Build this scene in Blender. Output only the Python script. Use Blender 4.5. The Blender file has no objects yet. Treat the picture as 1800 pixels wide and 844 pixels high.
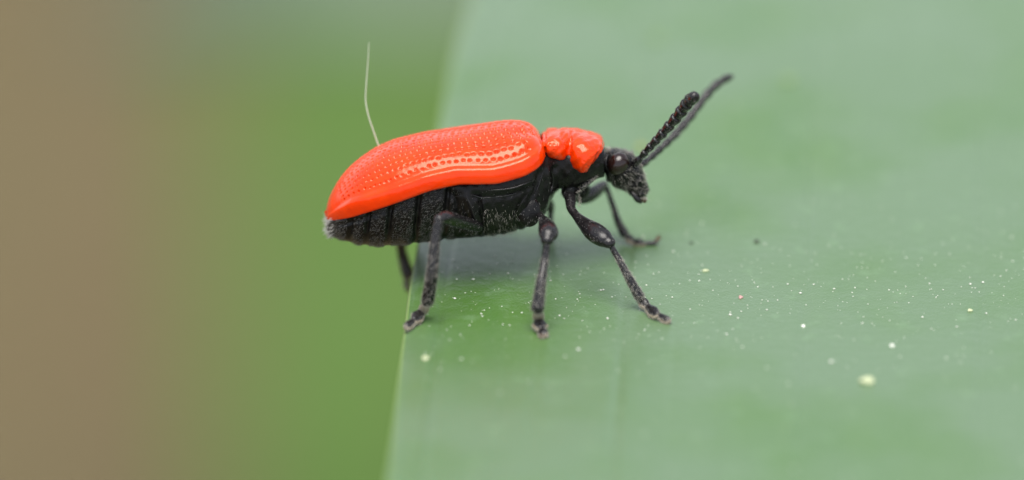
import bpy, math, random
import numpy as np

rng = np.random.default_rng(7)
random.seed(7)
R = math.radians
S = 0.001                      # everything below is written in millimetres
scene = bpy.context.scene
COL = scene.collection

# ------------------------------------------------------------------ camera
PPM = 75.0                     # photograph pixels per millimetre at the beetle
DIST = 250.0                   # camera to beetle, mm
ELEV = R(22)                   # camera looks down on the leaf blade by this much
CX, CY, ROW0 = 900.0, 422.0, 477.0   # ROW0: photo row of the leaf right under the beetle
RIGHT = np.array([1.0, 0, 0])
UP = np.array([0, math.sin(ELEV), math.cos(ELEV)])
FWD = np.array([0, math.cos(ELEV), -math.sin(ELEV)])
HB = (ROW0 - CY) / PPM
W0 = HB * UP                   # view origin in world mm (leaf blade is z = 0)

cam_d = bpy.data.cameras.new('camera')
cam = bpy.data.objects.new('camera', cam_d)
COL.objects.link(cam)
cam.location = tuple((W0 - DIST * FWD) * S)
cam.rotation_euler = (math.pi / 2 - ELEV, 0, 0)
cam_d.sensor_width = 36
cam_d.lens = 36 * DIST / (1800 / PPM)
cam_d.clip_start = 0.01
cam_d.clip_end = 100
cam_d.dof.use_dof = True
cam_d.dof.focus_distance = (DIST - 1.5) * S
cam_d.dof.aperture_fstop = cam_d.lens / 10.5
cam_d.dof.aperture_blades = 0
scene.camera = cam

# ------------------------------------------------------------------ light
SUN_EL, SUN_AZ = R(79), R(192)          # soft bright overcast
world = bpy.data.worlds.new('World')
scene.world = world
world.use_nodes = True
nt = world.node_tree
nt.nodes.clear()
sky = nt.nodes.new('ShaderNodeTexSky')
sky.sky_type = 'NISHITA'
sky.sun_disc = False
sky.sun_elevation = SUN_EL
sky.sun_rotation = SUN_AZ
sky.air_density = 1.0
sky.dust_density = 1.5
hs = nt.nodes.new('ShaderNodeHueSaturation')
hs.inputs['Saturation'].default_value = 0.38
bg = nt.nodes.new('ShaderNodeBackground')
bg.inputs['Strength'].default_value = 0.08
wo = nt.nodes.new('ShaderNodeOutputWorld')
nt.links.new(sky.outputs[0], hs.inputs['Color'])
nt.links.new(hs.outputs[0], bg.inputs['Color'])
nt.links.new(bg.outputs[0], wo.inputs['Surface'])
sun_d = bpy.data.lights.new('sun', 'SUN')
sun_d.energy = 1.5
sun_d.angle = R(46)
sun_d.color = (1.0, 0.96, 0.9)
sun = bpy.data.objects.new('sun', sun_d)
COL.objects.link(sun)
# direction towards the sun: rotation measured like the sky texture (clockwise from +Y)
sx, sy, sz = math.sin(SUN_AZ) * math.cos(SUN_EL), math.cos(SUN_AZ) * math.cos(SUN_EL), math.sin(SUN_EL)
from mathutils import Vector
sun.rotation_euler = Vector((sx, sy, sz)).to_track_quat('Z', 'Y').to_euler()
sun.location = (sx * .5, sy * .5, sz * .5)

vs = scene.view_settings
vs.view_transform = 'Standard'
vs.look = 'None'
vs.exposure = 1.42
vs.gamma = 1.0
scene.cycles.use_denoising = True

# ------------------------------------------------------------------ helpers
def V(px, py, d):
    """photo pixel + distance behind the focus plane (mm) -> world mm"""
    k = 1 + d / DIST
    return RIGHT * ((px - CX) / PPM * k) + UP * ((CY - py) / PPM * k) + FWD * d + W0

def on_leaf(px, py):
    """photo pixel -> point on the leaf plane"""
    o = -DIST * FWD + W0
    r = V(px, py, 0) - o
    return o + r * (-o[2] / r[2])

def leaf_d(px, py):
    return float((on_leaf(px, py) - W0) @ FWD)

def herm(x, xs, ys):
    """monotone cubic through (xs, ys)"""
    xs = np.asarray(xs, float); ys = np.asarray(ys, float)
    h = np.diff(xs); dl = np.diff(ys) / h
    m = np.zeros(len(xs))
    m[1:-1] = np.where(dl[1:] * dl[:-1] > 0, 2 * dl[1:] * dl[:-1] / (dl[1:] + dl[:-1] + 1e-12), 0)
    m[0] = dl[0]; m[-1] = dl[-1]
    x = np.clip(x, xs[0], xs[-1])
    i = np.clip(np.searchsorted(xs, x) - 1, 0, len(h) - 1)
    t = (x - xs[i]) / h[i]
    return (ys[i] * (1 + 2 * t) * (1 - t) ** 2 + h[i] * m[i] * t * (1 - t) ** 2
            + ys[i + 1] * t * t * (3 - 2 * t) + h[i] * m[i + 1] * t * t * (t - 1))

def catmull(P, n):
    P = np.asarray(P, float)
    Q = np.vstack([2 * P[0] - P[1], P, 2 * P[-1] - P[-2]])
    out = []
    for u in np.linspace(0, len(P) - 1, n):
        i = min(int(u), len(P) - 2); t = u - i
        a, b, c, d = Q[i], Q[i + 1], Q[i + 2], Q[i + 3]
        out.append(.5 * (2 * b + (c - a) * t + (2 * a - 5 * b + 4 * c - d) * t * t + (3 * b - a - 3 * c + d) * t ** 3))
    return np.array(out)

def make(name, verts, faces, mat, parent=None, base=None, smooth=True, kind=None):
    verts = np.asarray(verts, float)
    if base is None:
        base = BASE.get(parent.name if parent else None, np.zeros(3))
    me = bpy.data.meshes.new(name)
    me.from_pydata([tuple(v) for v in (verts - base) * S], [], faces)
    if smooth:
        me.polygons.foreach_set('use_smooth', [True] * len(me.polygons))
    me.update()
    me.materials.append(mat)
    o = bpy.data.objects.new(name, me)
    COL.objects.link(o)
    if parent:
        o.parent = parent
        BASE[o.name] = base
    else:
        o.location = tuple(base * S)
        BASE[o.name] = base
    if kind:
        o['kind'] = kind
    return o

BASE = {}

def tag(o, label, cat, group=None):
    o['label'] = label; o['category'] = cat
    if group:
        o['group'] = group
    return o

def empty(name, base):
    o = bpy.data.objects.new(name, None)
    o.empty_display_size = 0.001
    COL.objects.link(o)
    o.location = tuple(np.asarray(base) * S)
    BASE[o.name] = np.asarray(base, float)
    return o

def grid_faces(nu, nv, closed=False, off=0):
    f = []
    for i in range(nu - 1):
        for j in range(nv if closed else nv - 1):
            k = (j + 1) % nv
            f.append((off + i * nv + j, off + i * nv + k, off + (i + 1) * nv + k, off + (i + 1) * nv + j))
    return f

def grid_normals(G, closed=False):
    du = np.gradient(G, axis=0)
    if closed:
        dv = np.roll(G, -1, 1) - np.roll(G, 1, 1)
    else:
        dv = np.gradient(G, axis=1)
    n = np.cross(du, dv)
    return n / (np.linalg.norm(n, axis=2, keepdims=True) + 1e-12)

def limb_grid(path, radii, n=40, seg=16, flat=None, px=True, caps=True):
    """tube through pixel/depth points; radii in photo pixels; flat = (axis, factor)"""
    P = np.array([V(*p) for p in path]) if px else np.asarray(path, float)
    C = catmull(np.column_stack([P, np.asarray(radii, float) / PPM]), n)
    pts, rad = C[:, :3], np.maximum(C[:, 3], 1e-4)
    T = np.gradient(pts, axis=0)
    T /= np.linalg.norm(T, axis=1, keepdims=True)
    if caps:
        q = np.linspace(0, 1, 6)[:-1]
        a = np.array([pts[0] - T[0] * rad[0] * math.cos(x * math.pi / 2) for x in q])
        ra = np.array([rad[0] * max(math.sin(x * math.pi / 2), .03) for x in q])
        b = np.array([pts[-1] + T[-1] * rad[-1] * math.cos(x * math.pi / 2) for x in q[::-1]])
        rb = np.array([rad[-1] * max(math.sin(x * math.pi / 2), .03) for x in q[::-1]])
        pts = np.vstack([a, pts, b]); rad = np.concatenate([ra, rad, rb])
        T = np.vstack([np.repeat(T[:1], len(q), 0), T, np.repeat(T[-1:], len(q), 0)])
    ref = FWD if abs(T[0] @ FWD) < .9 else UP
    N = ref - T[0] * (ref @ T[0]); N /= np.linalg.norm(N)
    rows = []
    th = np.linspace(0, 2 * math.pi, seg, endpoint=False)
    for i in range(len(pts)):
        N = N - T[i] * (N @ T[i]); N /= np.linalg.norm(N)
        Bn = np.cross(T[i], N)
        fa = flat if flat else 1.0
        rows.append(pts[i] + rad[i] * (np.outer(np.cos(th) * fa, N) + np.outer(np.sin(th), Bn)))
    G = np.array(rows)
    return G

def grid_obj(name, G, mat, parent, closed=True, kind=None):
    nu, nv = G.shape[:2]
    f = grid_faces(nu, nv, closed)
    if closed:
        f.append(tuple(range(nv))[::-1])
        f.append(tuple((nu - 1) * nv + j for j in range(nv)))
    return make(name, G.reshape(-1, 3), f, mat, parent, kind=kind)

def limb(name, path, radii, mat, parent, **k):
    G = limb_grid(path, radii, **k)
    return grid_obj(name, G, mat, parent), G

def setae(name, pos, dirs, lens, width, mat, parent, bend=None):
    """many thin tapering bristles in one mesh"""
    pos = np.asarray(pos); dirs = np.asarray(dirs)
    dirs = dirs / np.linalg.norm(dirs, axis=1, keepdims=True)
    m = len(pos)
    lens = np.broadcast_to(lens, m); width = np.broadcast_to(width, m)
    ref = np.where(np.abs(dirs[:, :1]) < .9, np.array([[1., 0, 0]]), np.array([[0, 1., 0]]))
    n = np.cross(dirs, ref); n /= np.linalg.norm(n, axis=1, keepdims=True)
    b = np.cross(dirs, n)
    if bend is None:
        bend = rng.normal(0, .25, (m, 3))
    verts = np.zeros((m, 7, 3))
    for r, (t, w) in enumerate(((0, 1.0), (.55, .75))):
        c = pos + dirs * (lens * t)[:, None] + bend * (lens * t * t)[:, None]
        for k in range(3):
            a = k * 2 * math.pi / 3
            verts[:, r * 3 + k] = c + (n * math.cos(a) + b * math.sin(a)) * (width * w * .5)[:, None]
    verts[:, 6] = pos + dirs * lens[:, None] + bend * lens[:, None]
    faces = []
    for i in range(m):
        o = i * 7
        for k in range(3):
            j = (k + 1) % 3
            faces.append((o + k, o + j, o + 3 + j, o + 3 + k))
            faces.append((o + 3 + k, o + 3 + j, o + 6))
    return make(name, verts.reshape(-1, 3), faces, mat, parent, kind='stuff')

def scatter(G, N, count, mask=None, jitter=0.0):
    """random points + normals on a vertex grid"""
    nu, nv = G.shape[:2]
    w = np.ones((nu, nv))
    du = np.linalg.norm(np.gradient(G, axis=0), axis=2); dv = np.linalg.norm(np.gradient(G, axis=1), axis=2)
    w = du * dv
    if mask is not None:
        w = w * mask
    w = w.ravel() / w.sum()
    i = rng.choice(nu * nv, count, p=w)
    P = G.reshape(-1, 3)[i]; Nn = N.reshape(-1, 3)[i]
    ju = rng.uniform(-.5, .5, count)[:, None]; jv = rng.uniform(-.5, .5, count)[:, None]
    P = P + np.gradient(G, axis=0).reshape(-1, 3)[i] * ju + np.gradient(G, axis=1).reshape(-1, 3)[i] * jv
    return P, Nn

# ------------------------------------------------------------------ materials
def new_mat(name):
    m = bpy.data.materials.new(name)
    m.use_nodes = True
    t = m.node_tree
    return m, t, t.nodes['Principled BSDF']

def mm_coord(t, scale=(1, 1, 1)):
    tc = t.nodes.new('ShaderNodeTexCoord')
    mp = t.nodes.new('ShaderNodeMapping')
    mp.inputs['Scale'].default_value = tuple(1000 * s for s in scale)
    t.links.new(tc.outputs['Object'], mp.inputs['Vector'])
    return mp.outputs['Vector']

def noise(t, vec, scale, detail=3, rough=.55):
    n = t.nodes.new('ShaderNodeTexNoise')
    n.inputs['Scale'].default_value = scale
    n.inputs['Detail'].default_value = detail
    n.inputs['Roughness'].default_value = rough
    t.links.new(vec, n.inputs['Vector'])
    return n.outputs['Fac']

def ramp(t, fac, stops):
    r = t.nodes.new('ShaderNodeValToRGB')
    el = r.color_ramp.elements
    while len(el) < len(stops):
        el.new(.5)
    for e, (p, c) in zip(el, stops):
        e.position = p
        e.color = (*c, 1) if len(c) == 3 else c
    t.links.new(fac, r.inputs['Fac'])
    return r.outputs['Color']

def bump(t, h, dist_mm, normal=None, strength=1.0):
    b = t.nodes.new('ShaderNodeBump')
    b.inputs['Distance'].default_value = dist_mm * S
    b.inputs['Strength'].default_value = strength
    t.links.new(h, b.inputs['Height'])
    if normal:
        t.links.new(normal, b.inputs['Normal'])
    return b.outputs['Normal']

def mixc(t, fac, a, b):
    m = t.nodes.new('ShaderNodeMix'); m.data_type = 'RGBA'
    if isinstance(fac, float): m.inputs[0].default_value = fac
    else: t.links.new(fac, m.inputs[0])
    for s, v in ((6, a), (7, b)):
        if isinstance(v, tuple): m.inputs[s].default_value = (*v, 1)
        else: t.links.new(v, m.inputs[s])
    return m.outputs[2]

def chitin(name, c0, c1, rough, coat=0.0, nscale=6, bdist=.006, bscale=28, spec=.45):
    m, t, p = new_mat(name)
    v = mm_coord(t)
    f = noise(t, v, nscale, 4)
    t.links.new(ramp(t, f, [(.3, c0), (.7, c1)]), p.inputs['Base Color'])
    rr = noise(t, v, nscale * 2, 3)
    rm = t.nodes.new('ShaderNodeMapRange')
    rm.inputs[3].default_value = rough * .75; rm.inputs[4].default_value = rough * 1.3
    t.links.new(rr, rm.inputs[0]); t.links.new(rm.outputs[0], p.inputs['Roughness'])
    p.inputs['Specular IOR Level'].default_value = spec
    p.inputs['Coat Weight'].default_value = coat
    p.inputs['Coat Roughness'].default_value = .12
    n = bump(t, noise(t, v, bscale, 3), bdist)
    t.links.new(n, p.inputs['Normal'])
    return m

M_RED = chitin('red_wing_case', (.88, .036, .0003), (.95, .052, .0006), .15, coat=.38, nscale=1.6, bdist=.014, bscale=5.5, spec=.40)
M_PRO = chitin('red_pronotum', (.84, .034, .0006), (.92, .052, .001), .17, coat=.38, nscale=1.8, bdist=.016, bscale=6, spec=.40)
for m_ in (M_RED, M_PRO):
    m_.node_tree.nodes['Principled BSDF'].inputs['Specular Tint'].default_value = (1, .66, .45, 1)
M_BLACK = chitin('black_cuticle', (.004, .004, .004), (.010, .009, .009), .28, nscale=8, bdist=.008, bscale=22, spec=.25)
M_LEG = chitin('black_leg_cuticle', (.006, .0055, .006), (.018, .016, .017), .22, nscale=9, bdist=.004, bscale=30, spec=.42)
M_FARANT = M_LEG
M_EYE = chitin('eye_facets', (.012, .005, .004), (.022, .008, .006), .16, nscale=5, bdist=.0012, bscale=60, spec=.6)
M_BROWN = chitin('brown_mouth', (.05, .022, .008), (.11, .05, .015), .4, nscale=9)
M_SOLE = chitin('pale_sole', (.26, .20, .13), (.42, .35, .26), .6, nscale=14)

def plain(name, c, rough, trans=0.0):
    m, t, p = new_mat(name)
    v = mm_coord(t)
    f = noise(t, v, 4, 2)
    t.links.new(ramp(t, f, [(.3, tuple(x * .85 for x in c)), (.7, c)]), p.inputs['Base Color'])
    p.inputs['Roughness'].default_value = rough
    if trans:
        p.inputs['Transmission Weight'].default_value = trans
    return m
M_HAIR = plain('grey_bristle', (.27, .26, .25), .35)
M_PALE = plain('pale_bristle', (.62, .57, .50), .4)
M_WHITE = plain('white_tuft', (.75, .74, .70), .5)
M_DARKH = plain('dark_bristle', (.03, .03, .03), .35)
M_FIBRE = plain('pale_fibre', (.52, .57, .44), .5)
M_DUST = plain('white_dust', (.85, .86, .76), .5)
M_CREAM = plain('cream_speck', (.55, .60, .36), .6)
M_BLOT = plain('leaf_blotch', (.20, .30, .12), .6)
M_YEL = plain('yellow_blotch', (.33, .33, .10), .6)
M_PINK = plain('pink_speck', (.50, .30, .27), .6)
M_DARK = plain('dark_speck', (.03, .035, .02), .6)

# leaf blade: waxy, parallel veined
def leaf_mat(name, c_lo, c_hi, c_wax, rough, fine=True, spec=.5, coat=0.0, reflection_patch=None):
    m, t, p = new_mat(name)
    v = mm_coord(t)
    vl = mm_coord(t, (1, .12, 1))          # stretched along the blade
    big = noise(t, v, .16, 3)
    streak = noise(t, vl, 1.1, 4, .6)
    base = mixc(t, ramp(t, streak, [(.32, (0, 0, 0)), (.70, (1, 1, 1))]), c_lo, c_hi)
    wax = ramp(t, big, [(.30, (.35, .35, .35)), (.56, (.95, .95, .95))])
    if reflection_patch is not None:                    # painted in: less grey wax tone where the beetle's reflection blocks sky sheen
        c, rx, ry = reflection_patch
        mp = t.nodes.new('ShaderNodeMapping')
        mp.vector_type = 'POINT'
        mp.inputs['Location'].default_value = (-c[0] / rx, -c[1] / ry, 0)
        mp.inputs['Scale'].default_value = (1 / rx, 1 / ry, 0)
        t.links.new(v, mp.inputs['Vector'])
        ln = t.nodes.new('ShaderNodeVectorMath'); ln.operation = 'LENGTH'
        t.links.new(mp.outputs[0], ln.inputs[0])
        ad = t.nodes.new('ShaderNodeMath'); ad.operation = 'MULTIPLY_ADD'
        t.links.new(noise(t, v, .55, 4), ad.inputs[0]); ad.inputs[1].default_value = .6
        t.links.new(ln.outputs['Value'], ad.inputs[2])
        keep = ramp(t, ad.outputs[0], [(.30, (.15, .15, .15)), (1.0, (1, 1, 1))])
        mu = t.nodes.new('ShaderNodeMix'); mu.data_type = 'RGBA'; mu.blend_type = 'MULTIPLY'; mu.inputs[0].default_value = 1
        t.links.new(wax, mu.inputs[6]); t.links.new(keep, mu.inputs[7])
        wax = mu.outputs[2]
    col = mixc(t, wax, base, c_wax)
    blot = ramp(t, noise(t, v, 1.5, 3), [(.60, (0, 0, 0)), (.72, (.35, .35, .35))])
    col = mixc(t, blot, col, tuple(min(1, x * 1.5) for x in c_wax))
    t.links.new(col, p.inputs['Base Color'])
    rm = t.nodes.new('ShaderNodeMapRange')
    rm.inputs[3].default_value = rough - .07; rm.inputs[4].default_value = rough + .12
    t.links.new(noise(t, v, .5, 3), rm.inputs[0]); t.links.new(rm.outputs[0], p.inputs['Roughness'])
    p.inputs['Specular IOR Level'].default_value = spec
    p.inputs['Coat Weight'].default_value = coat
    p.inputs['Coat Roughness'].default_value = .22
    n = bump(t, streak, .03)
    if fine:
        vo = t.nodes.new('ShaderNodeTexVoronoi')
        vo.inputs['Scale'].default_value = 19
        t.links.new(mm_coord(t, (1, .55, 1)), vo.inputs['Vector'])
        n = bump(t, vo.outputs['Distance'], .006, n)
        n = bump(t, noise(t, v, 3, 3), .018, n)
    t.links.new(n, p.inputs['Normal'])
    return m
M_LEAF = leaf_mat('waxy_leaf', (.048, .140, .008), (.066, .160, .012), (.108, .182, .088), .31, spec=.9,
                  reflection_patch=(on_leaf(850, 515) - np.array([8, -45, 0]), 5.0, 7.5))  # greener patch before the beetle: blocked sky sheen put into the colour
M_LEAFEDGE = plain('pale_leaf_edge', (.17, .27, .07), .5)
M_BGLEAF = leaf_mat('garden_leaf', (.050, .108, .012), (.062, .125, .015), (.072, .135, .028), .6, fine=False, spec=.15)
M_BGLEAF2 = leaf_mat('grey_garden_leaf', (.09, .135, .085), (.11, .155, .105), (.125, .17, .12), .5, fine=False, spec=.3)

def soil_mat():
    m, t, p = new_mat('dry_soil')
    v = mm_coord(t)
    f = noise(t, v, .02, 5)
    g = noise(t, v, .3, 5)
    c = mixc(t, g, (.112, .086, .045), (.175, .138, .075))
    c = mixc(t, ramp(t, f, [(.4, (0, 0, 0)), (.7, (.6, .6, .6))]), c, (.145, .135, .068))
    t.links.new(c, p.inputs['Base Color'])
    p.inputs['Roughness'].default_value = .9
    p.inputs['Specular IOR Level'].default_value = .1
    t.links.new(bump(t, g, 3), p.inputs['Normal'])
    return m
M_SOIL = soil_mat()

# ------------------------------------------------------------------ setting: ground
GZ = -165.0
def build_ground():
    n = 140
    a = np.linspace(-1, 1, n)
    gx = np.sign(a) * (np.abs(a) ** 2.2) * 4000
    X, Y = np.meshgrid(gx, gx + 300, indexing='ij')
    Z = GZ + 5 * np.sin(X * .031 + 1) * np.cos(Y * .027) + 2.5 * np.sin(X * .11) * np.sin(Y * .09 + 2) + rng.normal(0, .8, X.shape)
    G = np.stack([X, Y, Z], 2)
    o = make('ground', G.reshape(-1, 3), grid_faces(n, n), M_SOIL, base=np.array([0, 300, GZ]))
    for pl in o.data.polygons: pass
    o['kind'] = 'structure'
    o['label'] = 'bare brown garden soil far behind the leaf'
build_ground()

# ------------------------------------------------------------------ the leaf under the beetle
EDGE_PX = [(678, 900), (682, 844), (689, 790), (697, 720), (705, 650), (711, 600), (717, 555), (722, 512), (735, 440),
           (755, 330), (777, 200), (795, 110), (824, 0)]
EP = np.array([on_leaf(*p) for p in EDGE_PX])
ys_e = np.concatenate([[-48, -36], EP[:, 1], [40, 60, 80]])
xs_e = np.concatenate([[1.6, -1.9], EP[:, 0], [1.5, 4.6, 9.0]])
VEINS = []
for k in range(15):
    VEINS.append((k + .55 + .25 * math.sin(k * 2.3)) / 15)

def leaf_x(y, f):
    xl = herm(y, ys_e, xs_e)
    xr = herm(y, [-48, -30, -12, 25, 55, 80], [3.0, 13, 17.5, 18.5, 16, 9.6])
    return xl + (xr - xl) * f, xl, xr

def leaf_z(x, y, f):
    xl = leaf_x(y, 0)[1]
    z = -.10 * np.exp(-np.maximum(x - xl, 0) / .35)          # edge rolls down a little
    z = z + .035 * np.sin(y * .55 + x * .3) * np.sin(x * .43 + 1)
    far = np.maximum(np.abs(y) - 12, 0)
    z = z - .004 * far ** 2 * (np.abs(y) > 12)
    for i, vf in enumerate(VEINS):
        xr = leaf_x(y, 0)[2]
        vx = xl + (xr - xl) * vf
        z = z - (.020 if i % 3 else .05) * np.exp(-((x - vx) / .10) ** 2)
    return z

def build_leaf():
    root = empty('lily_leaf', (8, -45, 0))
    tag(root, 'broad waxy green strap leaf with parallel veins, under the red beetle', 'leaf')
    ny, nx = 260, 300
    y = np.concatenate([np.linspace(-48, -16, 30)[:-1], np.linspace(-16, 26, 200), np.linspace(26, 80, 32)[1:]])
    f = np.linspace(0, 1, nx) ** 1.25
    Yg, Fg = np.meshgrid(y, f, indexing='ij')
    Xg = leaf_x(Yg.ravel(), Fg.ravel())[0].reshape(Yg.shape)
    Zg = leaf_z(Xg.ravel(), Yg.ravel(), Fg.ravel()).reshape(Yg.shape)
    Zg += rng.normal(0, .0015, Zg.shape)
    top = np.stack([Xg, Yg, Zg], 2)
    th = .24
    # rounded edges + underside
    def edge(col, sgn, k=7):
        out = []
        for q in np.linspace(0, math.pi, k)[1:-1]:
            off = np.zeros_like(col)
            off[:, 0] = sgn * math.sin(q) * th * .34
            off[:, 2] = -(1 - math.cos(q)) * th / 2
            out.append(col + off)
        return out
    low = top[:, ::-6].copy(); low[:, :, 2] -= th
    if True:
        l0 = top[:, :1].copy(); l0[:, :, 2] -= th
    rows = [top[:, i] for i in range(nx)] + edge(top[:, -1], 1) + [low[:, i] for i in range(low.shape[1])]
    if not np.allclose(low[:, -1], l0[:, 0]):
        rows.append(l0[:, 0])
    ed = edge(top[:, 0], -1)[::-1]
    blade_rows = np.stack(rows, 1)
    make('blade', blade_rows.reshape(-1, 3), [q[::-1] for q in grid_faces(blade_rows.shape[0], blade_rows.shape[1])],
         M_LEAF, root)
    er = np.stack([l0[:, 0]] + ed + [top[:, 0]], 1)
    make('margin', er.reshape(-1, 3), [q[::-1] for q in grid_faces(er.shape[0], er.shape[1])], M_LEAFEDGE, root)
    return root
LEAF = build_leaf()

def leaf_point(px, py):
    p = on_leaf(px, py)
    xl, xr = leaf_x(np.array([p[1]]), 0)[1][0], leaf_x(np.array([p[1]]), 0)[2][0]
    z = leaf_z(np.array([p[0]]), np.array([p[1]]), 0)[0]
    return np.array([p[0], p[1], z])

# ------------------------------------------------------------------ background leaves
def bg_blade(name, mat, ctr, halfw, label, side, fold=.14, th=.5):
    """ctr: world-mm points along the midrib; halfw: half widths in mm; side: direction across the blade"""
    C = catmull(np.column_stack([np.asarray(ctr, float), halfw]), 60)
    P, w = C[:, :3], np.maximum(C[:, 3], .3)
    T = np.gradient(P, axis=0); T /= np.linalg.norm(T, axis=1, keepdims=True)
    sd = np.asarray(side, float)[None] - T * (T @ np.asarray(side, float))[:, None]
    sd /= np.linalg.norm(sd, axis=1, keepdims=True)
    nrm = np.cross(sd, T)
    nrm *= np.sign((nrm @ np.array([0, -1, 1.0])))[:, None]
    f = np.linspace(-1, 1, 25)
    top = P[:, None] + sd[:, None] * (f[None, :, None] * w[:, None, None]) - nrm[:, None] * (np.abs(f)[None, :, None] ** 1.7 * w[:, None, None] * fold)
    low = top[:, ::-1] - nrm[:, None] * th
    G = np.concatenate([top, low], 1)
    nu, nv = G.shape[:2]
    faces = grid_faces(nu, nv, True) + [tuple(range(nv))[::-1], tuple((nu - 1) * nv + j for j in range(nv))]
    return tag(make(name, G.reshape(-1, 3), faces, mat, base=P[0].copy()), label, 'leaf', 'blurred leaves behind the beetle')

DA = 320.0
root = V(720, 422, DA); root[2] = GZ; root[1] -= 30
bg_blade('garden_leaf', M_BGLEAF,
         [root, V(720, 1000, DA - 10), V(715, 420, DA), V(715, -60, DA + 12), V(730, -700, DA + 30), V(740, -1300, DA + 60)],
         [8, 9.5, 10, 10, 8, .6], 'mid green upright leaf blurred right behind the beetle', (1, .15, 0))
bg_blade('grey_leaf', M_BGLEAF2,
         [V(150, 30, 215), V(380, -90, 205), V(600, -130, 200), V(850, -140, 200), V(1150, -130, 205), V(1500, -80, 215)],
         [.6, 3.4, 4.6, 5.0, 4.4, .6], 'pale grey green leaf arching across above the beetle, blurred', (0, .9, .45))

# ------------------------------------------------------------------ the beetle
EB = R(9)                                  # the body is seen from this much above its side
sE, cE = math.sin(EB), math.cos(EB)

class Frame:
    """body frame: s along the body, n up, l away from the camera (view-plane rotation th)"""
    def __init__(self, th):
        c, s_ = math.cos(th), math.sin(th)
        self.c, self.s = c, s_
        vw = lambda a, b, d: RIGHT * a + UP * b + FWD * d
        self.S = vw(c, s_, 0)
        self.N = vw(-s_ * cE, c * cE, -sE)
        self.L = vw(-s_ * sE, c * sE, cE)
    def img(self, px, py):
        x, h = (px - CX) / PPM, (CY - py) / PPM
        return x * self.c + h * self.s, -x * self.s + h * self.c
    def pt(self, s, n, l):
        s, n, l = np.broadcast_arrays(s, n, l)
        return s[..., None] * self.S + n[..., None] * self.N + l[..., None] * self.L + W0

BB = on_leaf(860, 500).copy(); BB[2] = 0
BEETLE = empty('leaf_beetle', BB)
tag(BEETLE, 'scarlet red leaf beetle with black head, legs and underside on the green leaf', 'beetle')

FE = Frame(R(14))
F0 = Frame(0.0)
TOP_PX = [(573.0, 381), (574.5, 366), (580, 347), (590, 327), (604, 306), (623, 286), (645, 269), (665, 257), (700, 243.5), (740, 233.5),
          (780, 227), (820, 221), (860, 215.5), (890, 212), (912, 212), (928, 215.5), (940, 223), (949, 235), (955, 251), (957, 266)]
BOT_PX = [(574, 385), (590, 385), (612, 380), (640, 371.5), (680, 359), (720, 345), (760, 331), (800, 322), (840, 320.5), (880, 318), (915, 308),
          (938, 296), (951, 284), (957, 272)]
ts = np.array([FE.img(*p) for p in TOP_PX]); bs = np.array([FE.img(*p) for p in BOT_PX])
for A in (ts, bs):
    A[:, 0] = np.maximum.accumulate(A[:, 0] + np.arange(len(A)) * 1e-5)
S0, S1 = min(ts[0, 0], bs[0, 0]), max(ts[-1, 0], bs[-1, 0])

def elytron_shape(s):
    nt_ = herm(s, ts[:, 0], ts[:, 1]); nb = herm(s, bs[:, 0], bs[:, 1])
    u = (s - S0) / (S1 - S0)
    w = herm(u, [0, .01, .04, .10, .2, .35, .6, .8, .90, .95, .98, 1.0], [.12, .34, .66, 1.02, 1.40, 1.66, 1.76, 1.72, 1.62, 1.48, 1.28, .95])
    gap = np.maximum(nt_ - nb, .02)
    w = np.minimum(w, gap / (2.05 * sE))
    zm = (nb + w * sE) / cE
    H = np.sqrt(np.maximum((nt_ - zm * cE) ** 2 - (w * sE) ** 2, 1e-4)) / cE
    return w, zm, H

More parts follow.
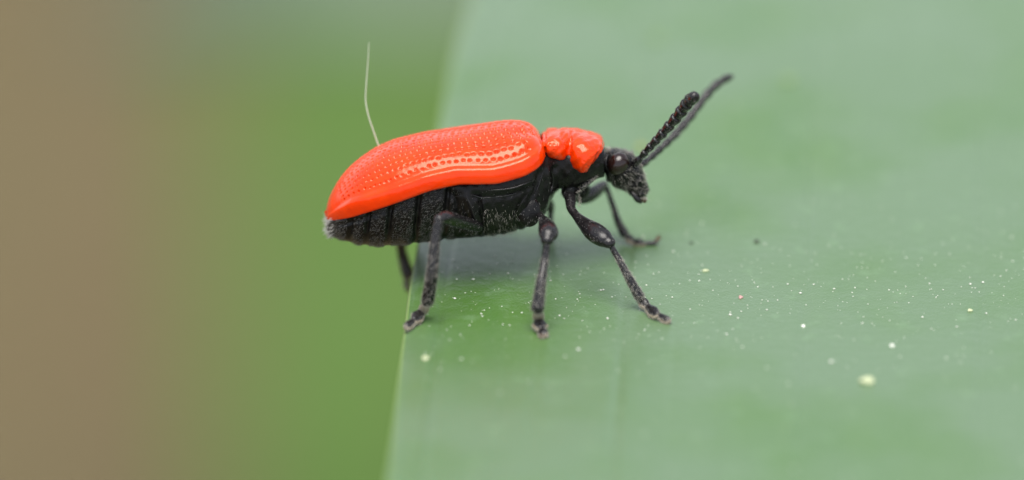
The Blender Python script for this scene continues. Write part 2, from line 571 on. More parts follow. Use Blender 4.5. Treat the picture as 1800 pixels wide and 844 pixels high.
def build_elytron(side, nst=430, nph=210):
    t = np.linspace(0, 1, nst)
    s = S0 + (S1 - S0) * (.35 * t + .65 * .5 * (1 - np.cos(math.pi * t)))
    w, zm, H = elytron_shape(s)
    ph = np.linspace(0.0, math.pi / 2, nph)
    Sg = np.repeat(s[:, None], nph, 1)
    L = w[:, None] * np.sin(ph)[None] ** .92
    Nn = zm[:, None] + H[:, None] * np.cos(ph)[None] ** .92
    G = FE.pt(Sg, Nn, side * L)
    nrm = grid_normals(G) * (1 if side > 0 else -1)
    if np.mean(nrm[nst // 2, 0] @ FE.N) < 0:
        nrm = -nrm
    # arc length from the suture
    seg = np.linalg.norm(np.diff(G, axis=1), axis=2)
    arc = np.concatenate([np.zeros((nst, 1)), np.cumsum(seg, 1)], 1)
    tot = arc[:, -1:]
    dm = tot - arc                                        # distance from the margin
    su = (s - S0) / (S1 - S0)
    fade = np.clip(su / .12, 0, 1)[:, None] * np.clip((1 - su) / .04, 0, 1)[:, None]
    disp = np.zeros((nst, nph))
    bw = .30 * np.clip(tot / 1.6, .15, 1)
    sm = lambda a, b, q: (lambda z: z * z * (3 - 2 * z))(np.clip((q - a) / (b - a), 0, 1))
    disp += .060 * fade * (1 - sm(bw * .85, bw * 1.35, dm)) * sm(-bw * .5, bw * .9, dm)
    disp -= .010 * fade * np.exp(-((dm - bw * 1.45) / .06) ** 2)
    disp -= .035 * np.exp(-(arc / .035) ** 2)             # suture
    # shoulder knob and the shallow dip behind it
    ax = np.linalg.norm(G - FE.pt(*[np.float64(q) for q in (FE.img(922, 262)[0], 0, 0)]), axis=2) * 0
    si = FE.img(922, 262)[0]
    q0 = (Sg - si); q1 = (arc / tot - .66)
    disp += .055 * np.exp(-(q0 / .22) ** 2 - (q1 / .11) ** 2)
    disp -= .05 * np.exp(-((q0 - .02) / .25) ** 2 - ((q1 + .25) / .10) ** 2)
    disp -= .035 * np.exp(-((q0 + .75) / .30) ** 2 - ((q1 + .18) / .22) ** 2)
    # gentle waviness
    disp += .006 * np.sin(Sg * 3.1 + arc * 2) * np.sin(arc * 3.3 + 1)
    # rows of punctures
    rows = 9
    for r in range(rows):
        fr = (r + .7) / (rows + .55)
        p = S0 + .42 + rng.uniform(0, .1)
        end = S1 - (.16 if r < 6 else .30)
        while p < end:
            i = int(np.clip(np.searchsorted(s, p), 1, nst - 2))
            usable = tot[i, 0] - bw[i, 0] * 1.2
            target = usable * fr + rng.normal(0, .012)
            j = int(np.clip(np.searchsorted(arc[i], target), 1, nph - 2))
            uu = (p - S0) / (S1 - S0)
            rad = .026 + .015 * np.clip(uu * 1.3, 0, 1) + rng.normal(0, .003)
            dep = (.025 + .024 * np.clip(uu * 1.2, 0, 1)) * rng.uniform(.7, 1.2) * np.clip(tot[i, 0] / 1.2, .3, 1)
            i0, i1 = max(i - 16, 0), min(i + 17, nst); j0, j1 = max(j - 22, 0), min(j + 23, nph)
            d2 = ((G[i0:i1, j0:j1] - G[i, j]) ** 2).sum(2)
            disp[i0:i1, j0:j1] -= dep * (np.exp(-d2 / rad ** 2) - .05 * np.exp(-((np.sqrt(d2) - 1.7 * rad) / (.6 * rad)) ** 2))
            p += .122 + .062 * uu + rng.normal(0, .012)
    G = G + nrm * disp[..., None]
    # the margin folds under
    mrow = G[:, -1]
    out = [G[:, k] for k in range(nph)]
    r = .075
    inw = -side * FE.L
    for q in np.linspace(0, math.pi * .8, 8)[1:]:
        out.append(mrow + (inw * (1 - math.cos(q)) - FE.N * math.sin(q)) * (r * np.clip(w / 1.2, .1, 1))[:, None])
    last = out[-1]
    for k in (1, 2, 3):
        out.append(last + inw * (.12 * k * np.clip(w / 1.2, .1, 1))[:, None] + FE.N * .05 * k)
    GG = np.stack(out, 1)
    f = grid_faces(*GG.shape[:2])
    if side > 0:
        f = [q[::-1] for q in f]
    o = make('elytron', GG.reshape(-1, 3), f, M_RED, BEETLE)
    return o, G, nrm

E_NEAR, GE, NE = build_elytron(-1)
E_NEAR['label'] = 'near glossy red wing case with rows of tiny pits'
E_FAR, GEF, _ = build_elytron(1, 240, 120)

# ---- abdomen and thorax: one continuous black body
BODY_BOT = [(574, 402), (582, 413), (600, 419), (630, 427), (660, 430.5), (700, 428.5), (740, 424), (790, 419), (840, 415), (880, 410.5), (915, 402),
            (940, 392), (958, 375), (970, 350), (984, 332), (1000, 334), (1020, 330), (1040, 318), (1062, 310)]
BODY_CTR = [(574, 392), (590, 388), (640, 371), (680, 358), (720, 344), (760, 330), (800, 321), (840, 320), (880, 317), (915, 307), (938, 298),
            (957, 296), (985, 290), (1030, 288), (1062, 285)]
BODY_W = [(574, .30), (580, .55), (600, .95), (640, 1.28), (700, 1.52), (780, 1.60), (860, 1.60), (920, 1.48), (945, 1.22), (960, .98), (984, .74),
          (1005, .80), (1030, .78), (1050, .58), (1062, .45)]
GROOVES = [617, 647, 685, 733, 783]

def build_body():
    nst, nth = 360, 120
    px = 574 + (1062 - 574) * (np.linspace(0, 1, nst) ** 1.15)
    ctr = (CY - herm(px, *zip(*BODY_CTR))) / PPM
    bot = (CY - herm(px, *zip(*BODY_BOT))) / PPM
    w = herm(px, *zip(*BODY_W))
    x = (px - CX) / PPM
    zc = (ctr + np.minimum(w, 1.0) * sE * .8) / cE
    hb = np.sqrt(np.maximum((zc * cE - bot) ** 2 - (w * sE) ** 2, .01)) / cE
    th = np.linspace(0, 2 * math.pi, nth, endpoint=False)
    up = np.cos(th) > 0
    cosn = np.sign(np.cos(th)) * np.abs(np.cos(th)) ** .85
    sinn = np.sign(np.sin(th)) * np.abs(np.sin(th)) ** .80
    htop = herm(px, [574, 600, 900, 950, 985, 1062], [.04, .2, .45, .5, .45, .28])
    N_ = zc[:, None] + np.where(up[None], htop[:, None], hb[:, None]) * cosn[None]
    L_ = w[:, None] * sinn[None]
    X_ = np.repeat(x[:, None], nth, 1)
    G = F0.pt(X_, N_, L_)
    nrm = grid_normals(G, True)
    if nrm[nst // 2, nth // 2] @ F0.N > 0:
        nrm = -nrm
    # image position of each vertex, for the plate seams
    PX = CX + X_ * PPM
    PY = CY - (N_ * cE - np.abs(L_) * sE) * PPM
    disp = np.zeros_like(PX)
    lean = (PY - 395) * -.10
    for k, g in enumerate(GROOVES):
        q = PX - (g + lean)
        disp -= .075 * np.exp(-(q / 4.5) ** 2) * np.clip((428 - PY) / 22, .12, 1)
        disp += .022 * np.exp(-((q + 14) / 10) ** 2)        # swollen rear rim of the plate in front
    # side bead under the wing case
    def seam(pts, sig, dep):
        nonlocal disp
        pts = np.array(pts, float)
        best = np.full(PX.shape, 1e9)
        for a, b in zip(pts[:-1], pts[1:]):
            ab = b - a
            tt = np.clip(((PX - a[0]) * ab[0] + (PY - a[1]) * ab[1]) / (ab @ ab), 0, 1)
            best = np.minimum(best, np.hypot(PX - a[0] - tt * ab[0], PY - a[1] - tt * ab[1]))
        disp += -dep * np.exp(-(best / sig) ** 2)
    seam([(600, 396), (620, 391), (650, 381), (690, 367), (735, 350), (790, 338)], 2.6, .05)
    seam([(792, 342), (820, 340), (850, 347), (900, 342), (940, 326)], 3.5, .055)
    seam([(800, 334), (860, 335), (900, 331), (935, 317)], 4.5, -.055)
    seam([(843, 352), (848, 380), (853, 410)], 3, .06)
    seam([(848, 352), (853, 380), (858, 410)], 3, -.03)
    seam([(925, 342), (912, 362), (905, 380), (910, 402)], 3, .06)
    seam([(820, 345), (830, 370), (836, 400)], 7, -.10)
    seam([(800, 345), (806, 370), (808, 402)], 4, .06)
    seam([(950, 300), (940, 340), (932, 350)], 3.5, .06)
    seam([(962, 300), (962, 340), (955, 365)], 5, -.06)
    seam([(975, 285), (972, 330)], 4, .06)
    disp += .012 * np.sin(PX * .31) * np.sin(PY * .27)
    disp *= np.where(up[None], .0, 1.0)
    G = G + nrm * disp[..., None]
    o = grid_obj('body', G, M_BLACK, BEETLE)
    o.data.flip_normals() if False else None
    return o, G, grid_normals(G, True) * (1 if (grid_normals(G, True)[nst // 2, nth // 2] @ F0.N) < 0 else -1), PX, PY
BODY, GB, NB, BPX, BPY = build_body()
BODY['label'] = 'black ringed abdomen and thorax under the red wing cases'

APX = CX + ((GB - W0) @ RIGHT) * PPM; APY = CY - ((GB - W0) @ UP) * PPM; AD = (GB - W0) @ FWD
def body_d(px, py):
    q = np.hypot(APX - px, APY - py) + np.where(NB @ FWD < 0, 0, 1e6)
    return float(AD.ravel()[np.argmin(q)])
def ridge(pts, r):
    P = catmull(np.array(pts, float), 14)
    d = np.array([body_d(*p) for p in P])
    d = np.convolve(np.pad(d, 2, 'edge'), np.ones(5) / 5, 'valid')
    rr = r * np.clip(np.sin(np.linspace(.25, math.pi - .25, 14)) * 1.3, .3, 1)
    limb('ridge', [(p[0], p[1], q) for p, q in zip(P, d)], rr, M_LEG, BODY, n=40, seg=8)
ridge([(798, 346), (825, 342), (852, 348), (900, 342), (938, 327)], 1.7)
ridge([(858, 335), (900, 331), (936, 318)], 2.0)
ridge([(845, 353), (849, 378), (855, 406)], 1.5)
ridge([(927, 342), (914, 362), (906, 380), (912, 399)], 1.6)
ridge([(798, 344), (793, 362), (792, 382)], 1.3)
ridge([(820, 346), (829, 366), (836, 392)], 2.2)
ridge([(955, 300), (947, 325), (940, 342)], 1.5)
ridge([(968, 296), (972, 318), (966, 345)], 2.0)
near_side = (NB @ FWD < .35)
vis = near_side * 1.0
back = -RIGHT * .9 - UP * .55
m = vis * (BPX < 800) * (BPX > 580)
for g_ in GROOVES:
    m = m * (np.abs(BPX - g_ + (BPY - 395) * .10 - 1) > 6)
P, Nn = scatter(GB, NB, 9000, m)
setae('hair', P, Nn * .28 + back + rng.normal(0, .18, P.shape), rng.uniform(.03, .055, len(P)), .0048, M_HAIR, BODY)
m = vis * (BPX > 850) * (BPX < 910) * (BPY > 368)
P, Nn = scatter(GB, NB, 300, m)
setae('hair', P, Nn * .30 + RIGHT * .15 - UP * .9 + rng.normal(0, .12, P.shape), rng.uniform(.045, .09, len(P)), .006, M_PALE, BODY)
m = vis * (BPX > 800) * (BPX < 990)
P, Nn = scatter(GB, NB, 500, m)
setae('hair', P, Nn * .3 - RIGHT * .4 - UP * .7 + rng.normal(0, .2, P.shape), rng.uniform(.04, .08, len(P)), .0055, M_HAIR, BODY)
# whitish tuft at the tail
m = (BPX < 588) * 1.0
P, Nn = scatter(GB, NB, 330, m)
setae('hair', P, Nn * .6 - RIGHT * .8 - UP * .45 + rng.normal(0, .2, P.shape), rng.uniform(.06, .15, len(P)), .010, M_WHITE, BODY)

# ---- pronotum
def build_pronotum():
    nst, nph = 150, 120
    t = np.linspace(0, 1, nst)
    xt = herm(t, [0, .42, .58, 1], [951, 998, 1010, 1061.5])
    xb = herm(t, [0, .42, .58, .8, 1], [952, 997, 1006, 1024, 1037])
    top = herm(t, [0, .03, .12, .25, .42, .6, .8, .93, .98, 1], [238, 231, 227, 226, 225, 226.5, 231.5, 236.5, 241, 249])
    bot = herm(t, [0, .06, .2, .36, .44, .52, .62, .78, .90, 1], [266, 275, 281, 282.5, 283.5, 288, 297, 304.5, 303, 291])
    w = herm(t, [0, .08, .25, .44, .6, .8, .94, 1], [.80, .93, .93, .80, .96, 1.06, .98, .84])
    ht, hbm = (CY - top) / PPM, (CY - bot) / PPM
    # tube like section: widest point sits a little above the margin
    ph = np.linspace(0, 1, nph)
    zc = (hbm + w * sE + (ht - hbm) * .28) / cE
    H = np.sqrt(np.maximum((ht - zc * cE) ** 2 - (w * sE) ** 2, .004)) / cE
    zb = (hbm + w * .80 * sE) / cE
    ang = ph * R(128)
    sides = []
    for side in (1, -1):
        rows = []
        for k, a in enumerate(ang):
            if a <= math.pi / 2:
                n_ = zc + H * math.cos(a) ** .85; l_ = w * math.sin(a) ** .85
            else:
                q = (a - math.pi / 2) / (R(128) - math.pi / 2)
                n_ = zc - (zc - zb) * math.sin(q * math.pi / 2); l_ = w * (1 - .24 * q ** 1.8)
            fx = np.clip((zc + H - n_) / (zc + H - zb), 0, 1)
            x = ((xt * (1 - fx) + xb * fx) - CX) / PPM
            rows.append(F0.pt(x, n_, side * l_))
        sides.append(np.stack(rows, 1))
    G = np.concatenate([sides[0][:, ::-1], sides[1][:, 1:]], 1)
    # normals, then the cross groove and surface dents
    nrm = grid_normals(G)
    if nrm[nst // 2, nph] @ F0.N < 0:
        nrm = -nrm
    disp = np.zeros(G.shape[:2])
    pos = np.concatenate([ph[::-1], ph[1:]])[None]
    T = t[:, None]
    disp -= .075 * np.exp(-((T - .455 - .03 * np.sin(pos * 5)) / .05) ** 2) * np.clip((pos - .10) / .3, 0, 1) * np.clip((1.12 - pos) / .35, 0, 1)
    disp -= .06 * np.exp(-((T - .30 - .25 * (pos - .2)) / .04) ** 2) * np.exp(-((pos - .3) / .16) ** 2)
    disp += .045 * np.exp(-((T - .18) / .12) ** 2 - ((pos - .5) / .2) ** 2)
    disp += .05 * np.exp(-((T - .70) / .14) ** 2 - ((pos - .5) / .22) ** 2)
    disp -= .04 * np.exp(-((T - .05) / .03) ** 2)
    disp += .010 * np.sin(T * 31 + pos * 9) * np.sin(pos * 23 + T * 7)
    for _ in range(150):
        i, j = rng.integers(4, nst - 4), rng.integers(10, G.shape[1] - 10)
        i0, i1, j0, j1 = max(i - 8, 0), i + 9, max(j - 10, 0), j + 11
        d2 = ((G[i0:i1, j0:j1] - G[i, j]) ** 2).sum(2)
        disp[i0:i1, j0:j1] -= .010 * np.exp(-d2 / .022 ** 2)
    G = G + nrm * disp[..., None]
    # turned-in rims at both ends and along the margin
    ctr = G.mean(1, keepdims=True)
    def rim(row, c, off, k):
        return row + (c - row) * k + off
    front = [G[-1] + RIGHT * .02 + (ctr[-1] - G[-1]) * .05, G[-1] + RIGHT * .0 + (ctr[-1] - G[-1]) * .14, G[-1] - RIGHT * .12 + (ctr[-1] - G[-1]) * .2]
    rear = [G[0] + RIGHT * .1 + (ctr[0] - G[0]) * .2, G[0] - RIGHT * .01 + (ctr[0] - G[0]) * .08]
    G = np.concatenate([np.array(rear), G, np.array(front)], 0)
    c2 = G.mean(1)
    inl = np.stack([G[:, 0] + (G[:, -1] - G[:, 0]) * .12 - F0.N * .02], 1)
    inr = np.stack([G[:, -1] + (G[:, 0] - G[:, -1]) * .12 - F0.N * .02], 1)
    G = np.concatenate([inl, G, inr], 1)
    o = make('pronotum', G.reshape(-1, 3), grid_faces(*G.shape[:2]), M_PRO, BEETLE)
    o['label'] = 'short red shield with a cross groove behind the head'
    return o
build_pronotum()

# ---- head
def build_head():
    # stations from neck to mouth: centre px, half height px (perpendicular), half width mm
    st = [(1040, 277, 22, .40), (1052, 281, 23, .46), (1064, 285, 25, .52), (1078, 290, 30, .60), (1092, 298, 33, .62), (1104, 309, 30, .54),
          (1114, 321, 23, .42), (1121, 331, 18, .34), (1127, 339, 14, .27), (1131, 345, 9, .18)]
    st = np.array(st, float)
    C = catmull(st, 90)
    T = np.gradient(C[:, :2], axis=0); T /= np.linalg.norm(T, axis=1, keepdims=True)
    # blend to slice direction (image plane)
    up = np.stack([T[:, 1], -T[:, 0]], 1)
    th = np.linspace(0, 2 * math.pi, 72, endpoint=False)
    rows = []
    for i in range(len(C)):
        cpx = C[i, 0] + up[i, 0] * C[i, 2] * np.cos(th)
        cpy = C[i, 1] + up[i, 1] * C[i, 2] * np.cos(th)
        l = C[i, 3] * np.sin(th)
        x = (cpx - CX) / PPM; h = (CY - cpy) / PPM
        rows.append(RIGHT * x[:, None] + UP * (h + l * sE * .6)[:, None] + FWD * (l * cE)[:, None] + W0)
    G = np.array(rows)
    nrm = grid_normals(G, True)
    cc = G.mean(1, keepdims=True)
    if ((G - cc) * nrm).sum() < 0:
        nrm = -nrm
    PX = CX + ((G - W0) @ RIGHT) * PPM; PY = CY - ((G - W0) @ UP) * PPM
    disp = np.zeros(G.shape[:2])
    disp -= .09 * np.exp(-((PX - 1062 - (PY - 285) * -.12) / 4.5) ** 2)       # neck furrow
    disp -= .06 * np.exp(-((PX - 1112) / 6) ** 2 - ((PY - 318) / 14) ** 2)
    disp += .05 * np.exp(-((PX - 1108) / 7) ** 2 - ((PY - 278) / 9) ** 2)     # antennal bump
    disp += .04 * np.exp(-((PX - 1124) / 6) ** 2 - ((PY - 318) / 8) ** 2)
    disp -= .07 * np.exp(-(((PX - 1106) * .75 + (PY - 330) * .65) / 3.5) ** 2) * np.exp(-(((PX - 1110) * .65 - (PY - 326) * .75) / 16) ** 2)
    disp -= .05 * np.exp(-((PX - 1076 + (PY - 310) * .3) / 3.5) ** 2) * (PY > 298)
    disp += .006 * rng.normal(0, 1, G.shape[:2])
    G = G + nrm * disp[..., None]
    nrm = grid_normals(G, True)
    if ((G - cc) * nrm).sum() < 0:
        nrm = -nrm
    o = grid_obj('head', G, M_BLACK, BEETLE)
    return o, G, nrm, PX, PY
HEAD, GH, NH, HPX, HPY = build_head()
HEAD['label'] = 'black bristly head with a dark bulging eye'

def ellipsoid(name, c, ax, mat, parent, nu=28, nv=36):
    """ax: three world vectors (half axes, mm)"""
    u = np.linspace(1e-3, math.pi - 1e-3, nu); v = np.linspace(0, 2 * math.pi, nv, endpoint=False)
    U_, V_ = np.meshgrid(u, v, indexing='ij')
    G = c + (np.sin(U_) * np.cos(V_))[..., None] * ax[0] + (np.sin(U_) * np.sin(V_))[..., None] * ax[1] + np.cos(U_)[..., None] * ax[2]
    return grid_obj(name, G, mat, parent), G

rot = R(-28)
ex = RIGHT * math.cos(rot) + UP * math.sin(rot); ey = -RIGHT * math.sin(rot) + UP * math.cos(rot)
eye, _ = ellipsoid('eye', V(1087, 288.5, -.50), [ex * .245, ey * .285, FWD * .26], M_EYE, HEAD)
eye['label'] = 'bulging dark brown compound eye'
ellipsoid('eye', V(1089, 283, .52), [ex * .235, ey * .27, FWD * .24], M_EYE, HEAD)
# pale rim behind the eye
limb('eye_rim', [(1068, 272, -.46), (1065.5, 280, -.53), (1065, 290, -.55), (1067, 298, -.52)], [1.6, 2.0, 2.0, 1.4], M_LEG, HEAD, n=24, seg=10)
limb('neck_rim', [(1061, 262, -.20), (1058, 268, -.38), (1056.5, 277, -.48), (1056, 287, -.50)], [1.8, 2.2, 2.4, 1.6], M_LEG, HEAD, n=24, seg=10)
P = np.array([V(1057 + 15 * q + rng.normal(0, 1.5), 263 + rng.normal(0, 2.5) + 3 * q, -.30 + rng.normal(0, .06)) for q in rng.uniform(0, 1, 90)])
setae('hair', P, np.tile(UP * .7 - FWD * .5 + RIGHT * .2, (90, 1)) + rng.normal(0, .2, (90, 3)), rng.uniform(.05, .10, 90), .010, M_PALE, HEAD)
# face bristles
m = (NH @ FWD < .4) * (HPX > 1072) * (np.hypot(HPX - 1087, HPY - 288) > 19)
P, Nn = scatter(GH, NH, 430, m)
fd = RIGHT * .55 - UP * .75
setae('hair', P, Nn * .45 + fd + rng.normal(0, .25, P.shape), rng.uniform(.05, .10, len(P)), .0058, M_PALE, HEAD)
m = (NH @ FWD < .4) * (HPX > 1095) * (HPY > 300)
P, Nn = scatter(GH, NH, 150, m)
setae('hair', P, Nn * .5 + fd + rng.normal(0, .3, P.shape), rng.uniform(.05, .11, len(P)), .0065, M_PALE, HEAD)
m = (HPY < 272) * (HPX > 1060) * (HPX < 1112)
P, Nn = scatter(GH, NH, 220, m)
setae('hair', P, Nn * .7 + RIGHT * .5 + rng.normal(0, .25, P.shape), rng.uniform(.05, .10, len(P)), .009, M_HAIR, HEAD)

# mouth parts
limb('labrum', [(1121, 322, 0), (1130, 328, 0), (1137, 334, 0)], [13, 11, 5], M_LEG, HEAD, n=14, seg=16)
for dd in (-.17, .17):
    limb('mandible', [(1118, 332, dd), (1126, 341, dd * 1.1), (1133, 346, dd * .6)], [9, 7.5, 3], M_LEG, HEAD, n=14, seg=14)
    limb('palp', [(1111, 337, dd * 1.3), (1116, 345, dd * 1.5), (1121, 351, dd * 1.4), (1126, 355, dd * 1.2)], [4, 4.6, 5.2, 3.4], M_LEG, HEAD, n=20, seg=12)
limb('labium', [(1120, 342, 0), (1128, 348, 0), (1133, 353, 0)], [8, 7.5, 4], M_BROWN, HEAD, n=14, seg=14)
def strip(path, count, spread, lens, axis, par):
    C = catmull(np.array([V(*p) for p in path]), 60)
    P = C[rng.integers(0, 60, count)] + rng.normal(0, spread / PPM, (count, 3))
    setae('hair', P, np.tile(axis, (count, 1)) + rng.normal(0, .3, (count, 3)), rng.uniform(lens * .6, lens * 1.2, count), .0065, M_PALE, par)
limb('neck_ridge', [(1014, 338, -.72), (1026, 328, -.78), (1040, 317, -.74), (1049, 309, -.62)], [3, 4, 3.6, 2.5], M_LEG, BODY, n=30, seg=12)
strip([(1014, 338, -.76), (1026, 327, -.82), (1040, 316, -.78), (1050, 307, -.66)], 150, 2.2, .07, RIGHT * .6 - UP * .3 - FWD * .4, BODY)
strip([(1018, 342, -.70), (1019, 352, -.72), (1017, 362, -.80)], 60, 1.6, .06, -UP * .8 - FWD * .4, BODY)
strip([(992, 318, -.72), (1003, 322, -.74)], 40, 2.0, .06, RIGHT * .5 - UP * .5 - FWD * .4, BODY)
P = []; Dd = []
for _ in range(90):
    q = rng.uniform(0, 1)
    P.append(V(1112 + 24 * q + rng.normal(0, 3), 333 + 17 * q + rng.normal(0, 4), rng.uniform(-.28, 0)))
    Dd.append(RIGHT * .7 - UP * .6 - FWD * .5 + rng.normal(0, .35, 3))
setae('hair', P, Dd, rng.uniform(.05, .12, len(P)), .009, M_PALE, HEAD)

# ---- antennae: eleven bead-like segments each
def antenna(path, widths, label):
    Pw = np.array([V(*p) for p in path])
    C = catmull(np.column_stack([Pw, np.asarray(widths, float) / 2 / PPM]), 400)
    arc = np.concatenate([[0], np.cumsum(np.linalg.norm(np.diff(C[:, :3], axis=0), axis=1))])
    frac = np.cumsum([0, .11, .06, .075, .08, .09, .095, .095, .095, .095, .095, .11]); frac /= frac[-1]
    root = None
    for k in range(11):
        a, b = frac[k] * arc[-1], frac[k + 1] * arc[-1]
        tt = np.linspace(a - .004, b + .004, 18)
        P = np.stack([np.interp(tt, arc, C[:, i]) for i in range(3)], 1)
        r = np.interp(tt, arc, C[:, 3])
        u = np.linspace(0, 1, 18)
        prof = herm(u, [0, .12, .45, .78, .92, 1], [.62, .78, .93, 1.05, 1.0, .70])
        if k == 0: prof = herm(u, [0, .3, .7, 1], [.7, 1.15, 1.1, .6])
        if k == 10: prof = herm(u, [0, .15, .5, .8, .95, 1], [.5, .8, 1.0, .85, .5, .2])
        G = limb_grid(P, r * prof * PPM, n=26, seg=20, px=False, caps=True)
        if root is None:
            root = grid_obj('antenna', G, M_LEG, BEETLE); root['label'] = label
        else:
            grid_obj('segment', G, M_LEG, root)
        if True:
            Nn = grid_normals(G, True)
            c = G.mean(1, keepdims=True)
            if ((G - c) * Nn).sum() < 0: Nn = -Nn
            Pq, Nq = scatter(G, Nn, 46 if k < 4 else 90)
            ax = P[-1] - P[0]; ax /= np.linalg.norm(ax)
            HA.append((root, Pq, Nq * .5 + ax))
    return root
HA = []
A1 = antenna([(1113, 291, -.42), (1124, 279, -.60), (1145, 256, -.85), (1168, 231, -1.2), (1192, 203, -1.6), (1211, 178, -2.1), (1223, 169, -2.6)],
             [11.5, 12, 14, 17, 20, 21.5, 21], 'near dark beaded antenna')
A2 = antenna([(1119, 291, .30), (1134, 285, .50), (1158, 264, .9), (1186, 237, 1.3), (1210, 209, 1.7), (1237, 173, 2.1), (1262, 147, 2.4), (1288, 133, 2.7)],
             [11, 12, 13.5, 15, 16, 16, 15, 12], 'far greyish beaded antenna')
for A in (A1, A2):
    Pq = np.concatenate([h[1] for h in HA if h[0] == A]); Dq = np.concatenate([h[2] for h in HA if h[0] == A])
    setae('hair', Pq, Dq + rng.normal(0, .2, Pq.shape), rng.uniform(.03, .07, len(Pq)), .007, M_HAIR, A)

# ---- legs
def fuzz(parent, G, count, lens, mat, axis, mask=None, w=.008, lift=.45):
    Nn = grid_normals(G, True)
    c = G.mean(1, keepdims=True)
    if ((G - c) * Nn).sum() < 0: Nn = -Nn
    P, Nq = scatter(G, Nn, count, mask)
    setae('hair', P, Nq * lift + axis + rng.normal(0, .15, P.shape), rng.uniform(lens * .6, lens * 1.2, len(P)), w, mat, parent)

def direction(p, q):
    v = V(*q) - V(*p)
    return v / np.linalg.norm(v)

def leg(label, femur, fr, tibia, tr, tarsus, tw, claws, near=True, ffl=.8):
    L, G = limb('leg', femur, fr, M_LEG, BEETLE, n=60, seg=24, flat=ffl)
    L['label'] = label
    fuzz(L, G, 160 if near else 60, .07, M_HAIR, direction(femur[-2], femur[-1]))
    Tb, G = limb('tibia', tibia, tr, M_LEG, L, n=60, seg=20)
    ax = direction(tibia[0], tibia[-1])
    fuzz(L, G, 500 if near else 140, .06, M_HAIR, ax, w=.0055, lift=.35)
    lower = np.zeros(G.shape[:2]); lower[int(len(G) * .35):] = 1
    fuzz(L, G, 420 if near else 80, .08, M_PALE, ax, mask=lower, w=.0055, lift=.55)
    limb('joint', [tibia[-1], tarsus[0], tuple(np.array(tarsus[0]) * .75 + np.array(tarsus[1]) * .25)], [tr[-1] * .7, tr[-1] * .62, tr[-1] * .5], M_BROWN, L, n=10, seg=12)
    # tarsus: three lobed segments and the claw segment, on pale brush soles
    n = len(tarsus) - 1
    prev = None
    for k in range(n):
        a, b = np.array(tarsus[k], float), np.array(tarsus[k + 1], float)
        w = tw[k]
        pts = [tuple(a + (b - a) * q) for q in (0, .35, .7, 1.0)]
        rr = [w * .52, w * .78, w * 1.0, w * .72] if k < n - 1 else [w * .5, w * .6, w * .75, w * .8]
        o, G = limb('tarsus', pts, [x / 2 for x in rr], M_LEG, L, n=22, seg=16, flat=.62)
        fuzz(L, G, 70, .05, M_HAIR, direction(tuple(a), tuple(b)))
        if k < n - 1 or near:
            low = np.array([0, 1.8, 0])
            o2, G2 = limb('sole', [tuple(p + low) for p in [np.array(q) for q in pts]], [x * .54 for x in rr], M_SOLE, L, n=18, seg=14, flat=.55)
            fuzz(L, G2, 260 if near else 60, .055, M_PALE, direction(tuple(a), tuple(b)) * .6 - UP * .5, w=.010)
    e = tarsus[-1]
    for c in claws:
        limb('claw', [e, ((e[0] * .45 + c[0] * .55), e[1] * .5 + c[1] * .5 - 2.2, (e[2] + c[2]) / 2), c], [2.6, 2.2, .8], M_BROWN, L, n=14, seg=8)
    return L

g = leaf_d
leg('near front leg reaching forward, bent at the knee',
    [(1001, 335, -.55), (1003, 352, -.75), (1004, 366, -.95), (1013, 379, -1.15), (1026, 392, -1.4), (1044, 407, -1.75), (1060, 419, -2.0), (1070, 426, -2.1)],
    [12, 10, 8, 8, 12, 18.5, 17.5, 12],
    [(1069, 424, -2.1), (1084, 449, -2.15), (1104, 486, -2.25), (1123, 520, -2.25)], [5.0, 5.2, 7.0, 9.0],
    [(1122, 521, -2.15), (1137, 538, g(1137, 548)), (1153, 552, g(1153, 562)), (1172, 562, g(1172, 568))], [17, 20, 17],
    [(1178, 564, g(1178, 566)), (1177, 568, g(1177, 570))])
leg('near middle leg standing straight down on the leaf',
    [(946, 374, -1.15), (953, 383, -1.6), (959, 391, -2.2), (963, 402, -2.7), (964, 412, -3.0), (962, 421, -3.15)], [7, 7, 12, 16.5, 17, 11],
    [(963, 417, -3.15), (958, 455, -3.2), (951, 498, -3.4), (945, 541, -3.5)], [6, 6.5, 9, 11.5],
    [(945, 542, -3.45), (947, 561, g(947, 571)), (950, 575, g(950, 583)), (955, 586, g(955, 590))], [19, 25, 22],
    [(958, 593, g(958, 594)), (950, 593, g(950, 594))])
leg('near hind leg bent back with its foot on the leaf edge',
    [(838, 398, -1.35), (820, 393, -1.9), (800, 387, -2.5), (784, 382, -2.95), (773, 386, -3.15)], [12, 13.5, 14, 13, 9],
    [(772, 385, -3.15), (765, 425, -3.2), (760, 478, -3.2), (752, 528, -3.0)], [8.5, 9, 10.5, 11.5],
    [(751, 530, -2.95), (742, 547, g(742, 557)), (730, 561, g(730, 569)), (717, 572, g(717, 577))], [17, 22, 18],
    [(711, 577, g(711, 577) + .05), (712, 580, g(712, 580))])
leg('far front leg seen under the head, foot curled up',
    [(1012, 345, .55), (1026, 348, .85), (1042, 340, 1.2), (1058, 328, 1.6), (1064, 323, 1.75)], [9, 11, 13, 10, 6],
    [(1064, 323, 1.75), (1076, 358, 1.7), (1086, 388, 1.6), (1097, 410, 1.5)], [4.5, 5, 6.5, 8.5],
    [(1096, 410, 1.5), (1112, 424, g(1112, 432)), (1128, 428, g(1128, 434)), (1150, 428, g(1150, 433))], [14, 16, 12],
    [(1161, 412, 1.6), (1163, 418, 1.5)], near=False)
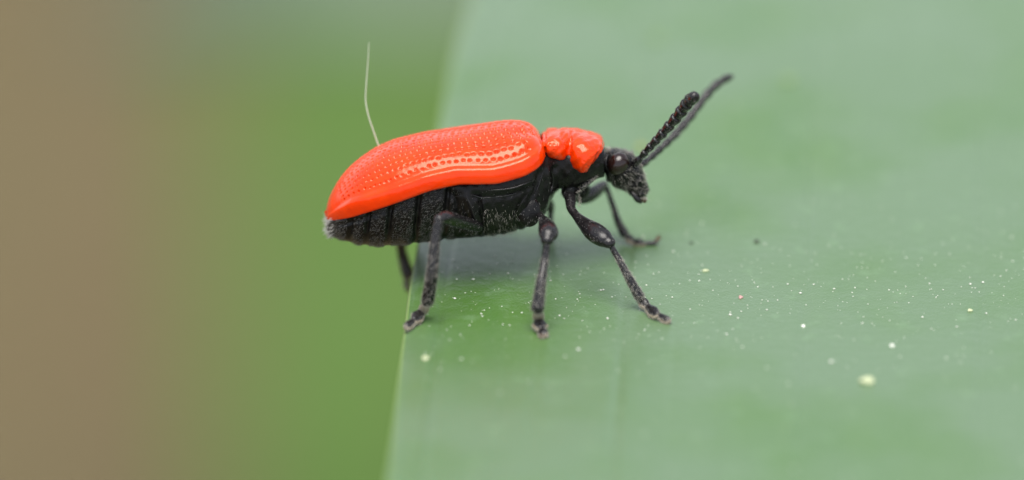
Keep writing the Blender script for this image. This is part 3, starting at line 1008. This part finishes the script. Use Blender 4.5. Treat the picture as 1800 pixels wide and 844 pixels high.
leg('far middle leg hidden behind the near one',
    [(955, 345, .9), (961, 352, 1.3), (966, 362, 1.6), (968, 372, 1.8)], [8, 9, 9, 6],
    [(968, 371, 1.8), (967, 388, 1.8), (965, 402, 1.75), (963, 412, 1.75)], [5, 5, 6, 7],
    [(963, 412, 1.75), (962, 421, g(962, 424)), (960, 425, g(960, 427)), (957, 427, g(957, 429))], [12, 13, 10],
    [(954, 428, g(954, 429))], near=False)
leg('far hind leg hanging over the leaf edge behind',
    [(735, 395, .9), (722, 405, 1.5), (710, 418, 2.1), (704, 432, 2.6)], [9, 11, 12, 9],
    [(704, 430, 2.6), (708, 450, 2.7), (713, 468, 2.75), (717, 481, 2.75)], [8, 9, 10.5, 11],
    [(717, 481, 2.75), (715, 492, 2.75), (715, 501, 2.7), (716, 509, 2.6)], [13, 12, 9],
    [(717, 516, 2.55), (722, 515, 2.5)], near=False)
# coxae: the round hip plates
for c, ax in (((930, 372, -1.30), (.28, .36, .16)), ((826, 385, -1.30), (.32, .36, .18)), ((1003, 333, -.50), (.22, .30, .24)),
              ((1022, 333, .45), (.20, .24, .22))):
    o, G = ellipsoid('coxa', V(*c), [RIGHT * ax[0], UP * ax[1], FWD * ax[2]], M_BLACK, BEETLE)
    fuzz(BODY, G, 90, .07, M_HAIR, -UP * .9)

# ------------------------------------------------------------------ stray fibre on the wing case
fp = [(648.5, 76, .2), (647, 105, .15), (644, 145, .1), (642.8, 178, .05), (648, 205, .0), (656, 229, -.02), (666, 258, -.05)]
o, _ = limb('fibre', fp, [.55, .7, .85, 1.0, 1.1, 1.2, 1.3], M_FIBRE, None, n=90, seg=8)
tag(o, 'single pale bent fibre standing up from the red wing case', 'fibre')

# ------------------------------------------------------------------ specks and dust on the leaf
def blob(name, px, py, w, h, mat, label, cat='speck'):
    c = leaf_point(px, py)
    a, b = w / PPM / 2, h / PPM / 2 / math.sin(ELEV) * .8
    nu, nv = 9, 14
    u = np.linspace(.02, math.pi - .02, nu); v = np.linspace(0, 2 * math.pi, nv, endpoint=False)
    U_, V_ = np.meshgrid(u, v, indexing='ij')
    k = 1 + .18 * np.sin(V_ * 3 + px) + rng.normal(0, .06, U_.shape)
    hh = min(a, b) * .55
    G = np.stack([a * np.sin(U_) * np.cos(V_) * k, b * np.sin(U_) * np.sin(V_) * k, hh * np.cos(U_)], 2) + c + np.array([0, 0, hh * .35])
    f = [q[::-1] for q in grid_faces(nu, nv, True)] + [tuple(range(nv)), tuple((nu - 1) * nv + j for j in range(nv))[::-1]]
    return tag(make(name, G.reshape(-1, 3), f, mat, base=c), label, cat, 'specks on the leaf')
blob('speck', 1525, 674, 26, 11, M_CREAM, 'largest cream fleck on the leaf, out in front of the beetle')
blob('speck', 1568, 608, 8, 6, M_DUST, 'white dot beyond the largest cream fleck')
blob('speck', 1386, 142, 22, 13, M_BLOT, 'soft pale yellow spot beyond the tip of the antennae')
blob('speck', 1330, 425, 9, 7, M_DARK, 'larger dark grain ahead of the curled far front foot')
blob('speck', 1215, 428, 6, 5, M_DARK, 'small dark grain next to the curled far front foot')
blob('speck', 1302, 523, 8, 7, M_PINK, 'pinkish grain on the leaf ahead of the near front foot')
blob('speck', 1705, 545, 9, 5, M_CREAM, 'cream grain lying far ahead of the beetle')
blob('speck', 1412, 570, 7, 6, M_DUST, 'white grain between the pinkish grain and the cream fleck')
blob('speck', 748, 630, 14, 7, M_CREAM, 'pale fleck by the leaf edge in front of the near hind foot')
blob('speck', 1240, 477, 12, 4, M_CREAM, 'faint pale fleck beyond the near front foot')
blob('speck', 1126, 254, 16, 8, M_YEL, 'yellowish blotch on the leaf behind the beetle head')
blob('speck', 1155, 62, 20, 12, M_BLOT, 'faint whitish blotch far behind the beetle head')

def dust(count):
    verts, faces = [], []
    t = (1 + 5 ** .5) / 2
    octv = np.array([(1, 0, 0), (-1, 0, 0), (0, 1, 0), (0, -1, 0), (0, 0, 1), (0, 0, -1)], float)
    octf = [(0, 2, 4), (2, 1, 4), (1, 3, 4), (3, 0, 4), (2, 0, 5), (1, 2, 5), (3, 1, 5), (0, 3, 5)]
    k = 0
    while k < count:
        if k < count * .65:
            px, py = rng.uniform(740, 1850), rng.normal(510, 60)
        else:
            px, py = rng.uniform(700, 1850), rng.uniform(-20, 870)
        if py < -30 or py > 900: continue
        c = leaf_point(px, py)
        xl = leaf_x(np.array([c[1]]), 0)[1][0]
        if c[0] < xl + .3: continue
        r = rng.lognormal(math.log(1.15), .45) / PPM
        v = octv * r * np.array([1, rng.uniform(.8, 1.6), .6]) * rng.uniform(.8, 1.2, (6, 1)) + c + np.array([0, 0, r * .3])
        faces += [tuple(k * 6 + i for i in f) for f in octf]
        verts.append(v)
        k += 1
    o = make('pollen_dust', np.concatenate(verts), faces, M_DUST, base=np.array([5, 0, 0]), kind='stuff')
    tag(o, 'fine white pollen dust scattered over the green leaf', 'dust')
dust(900)
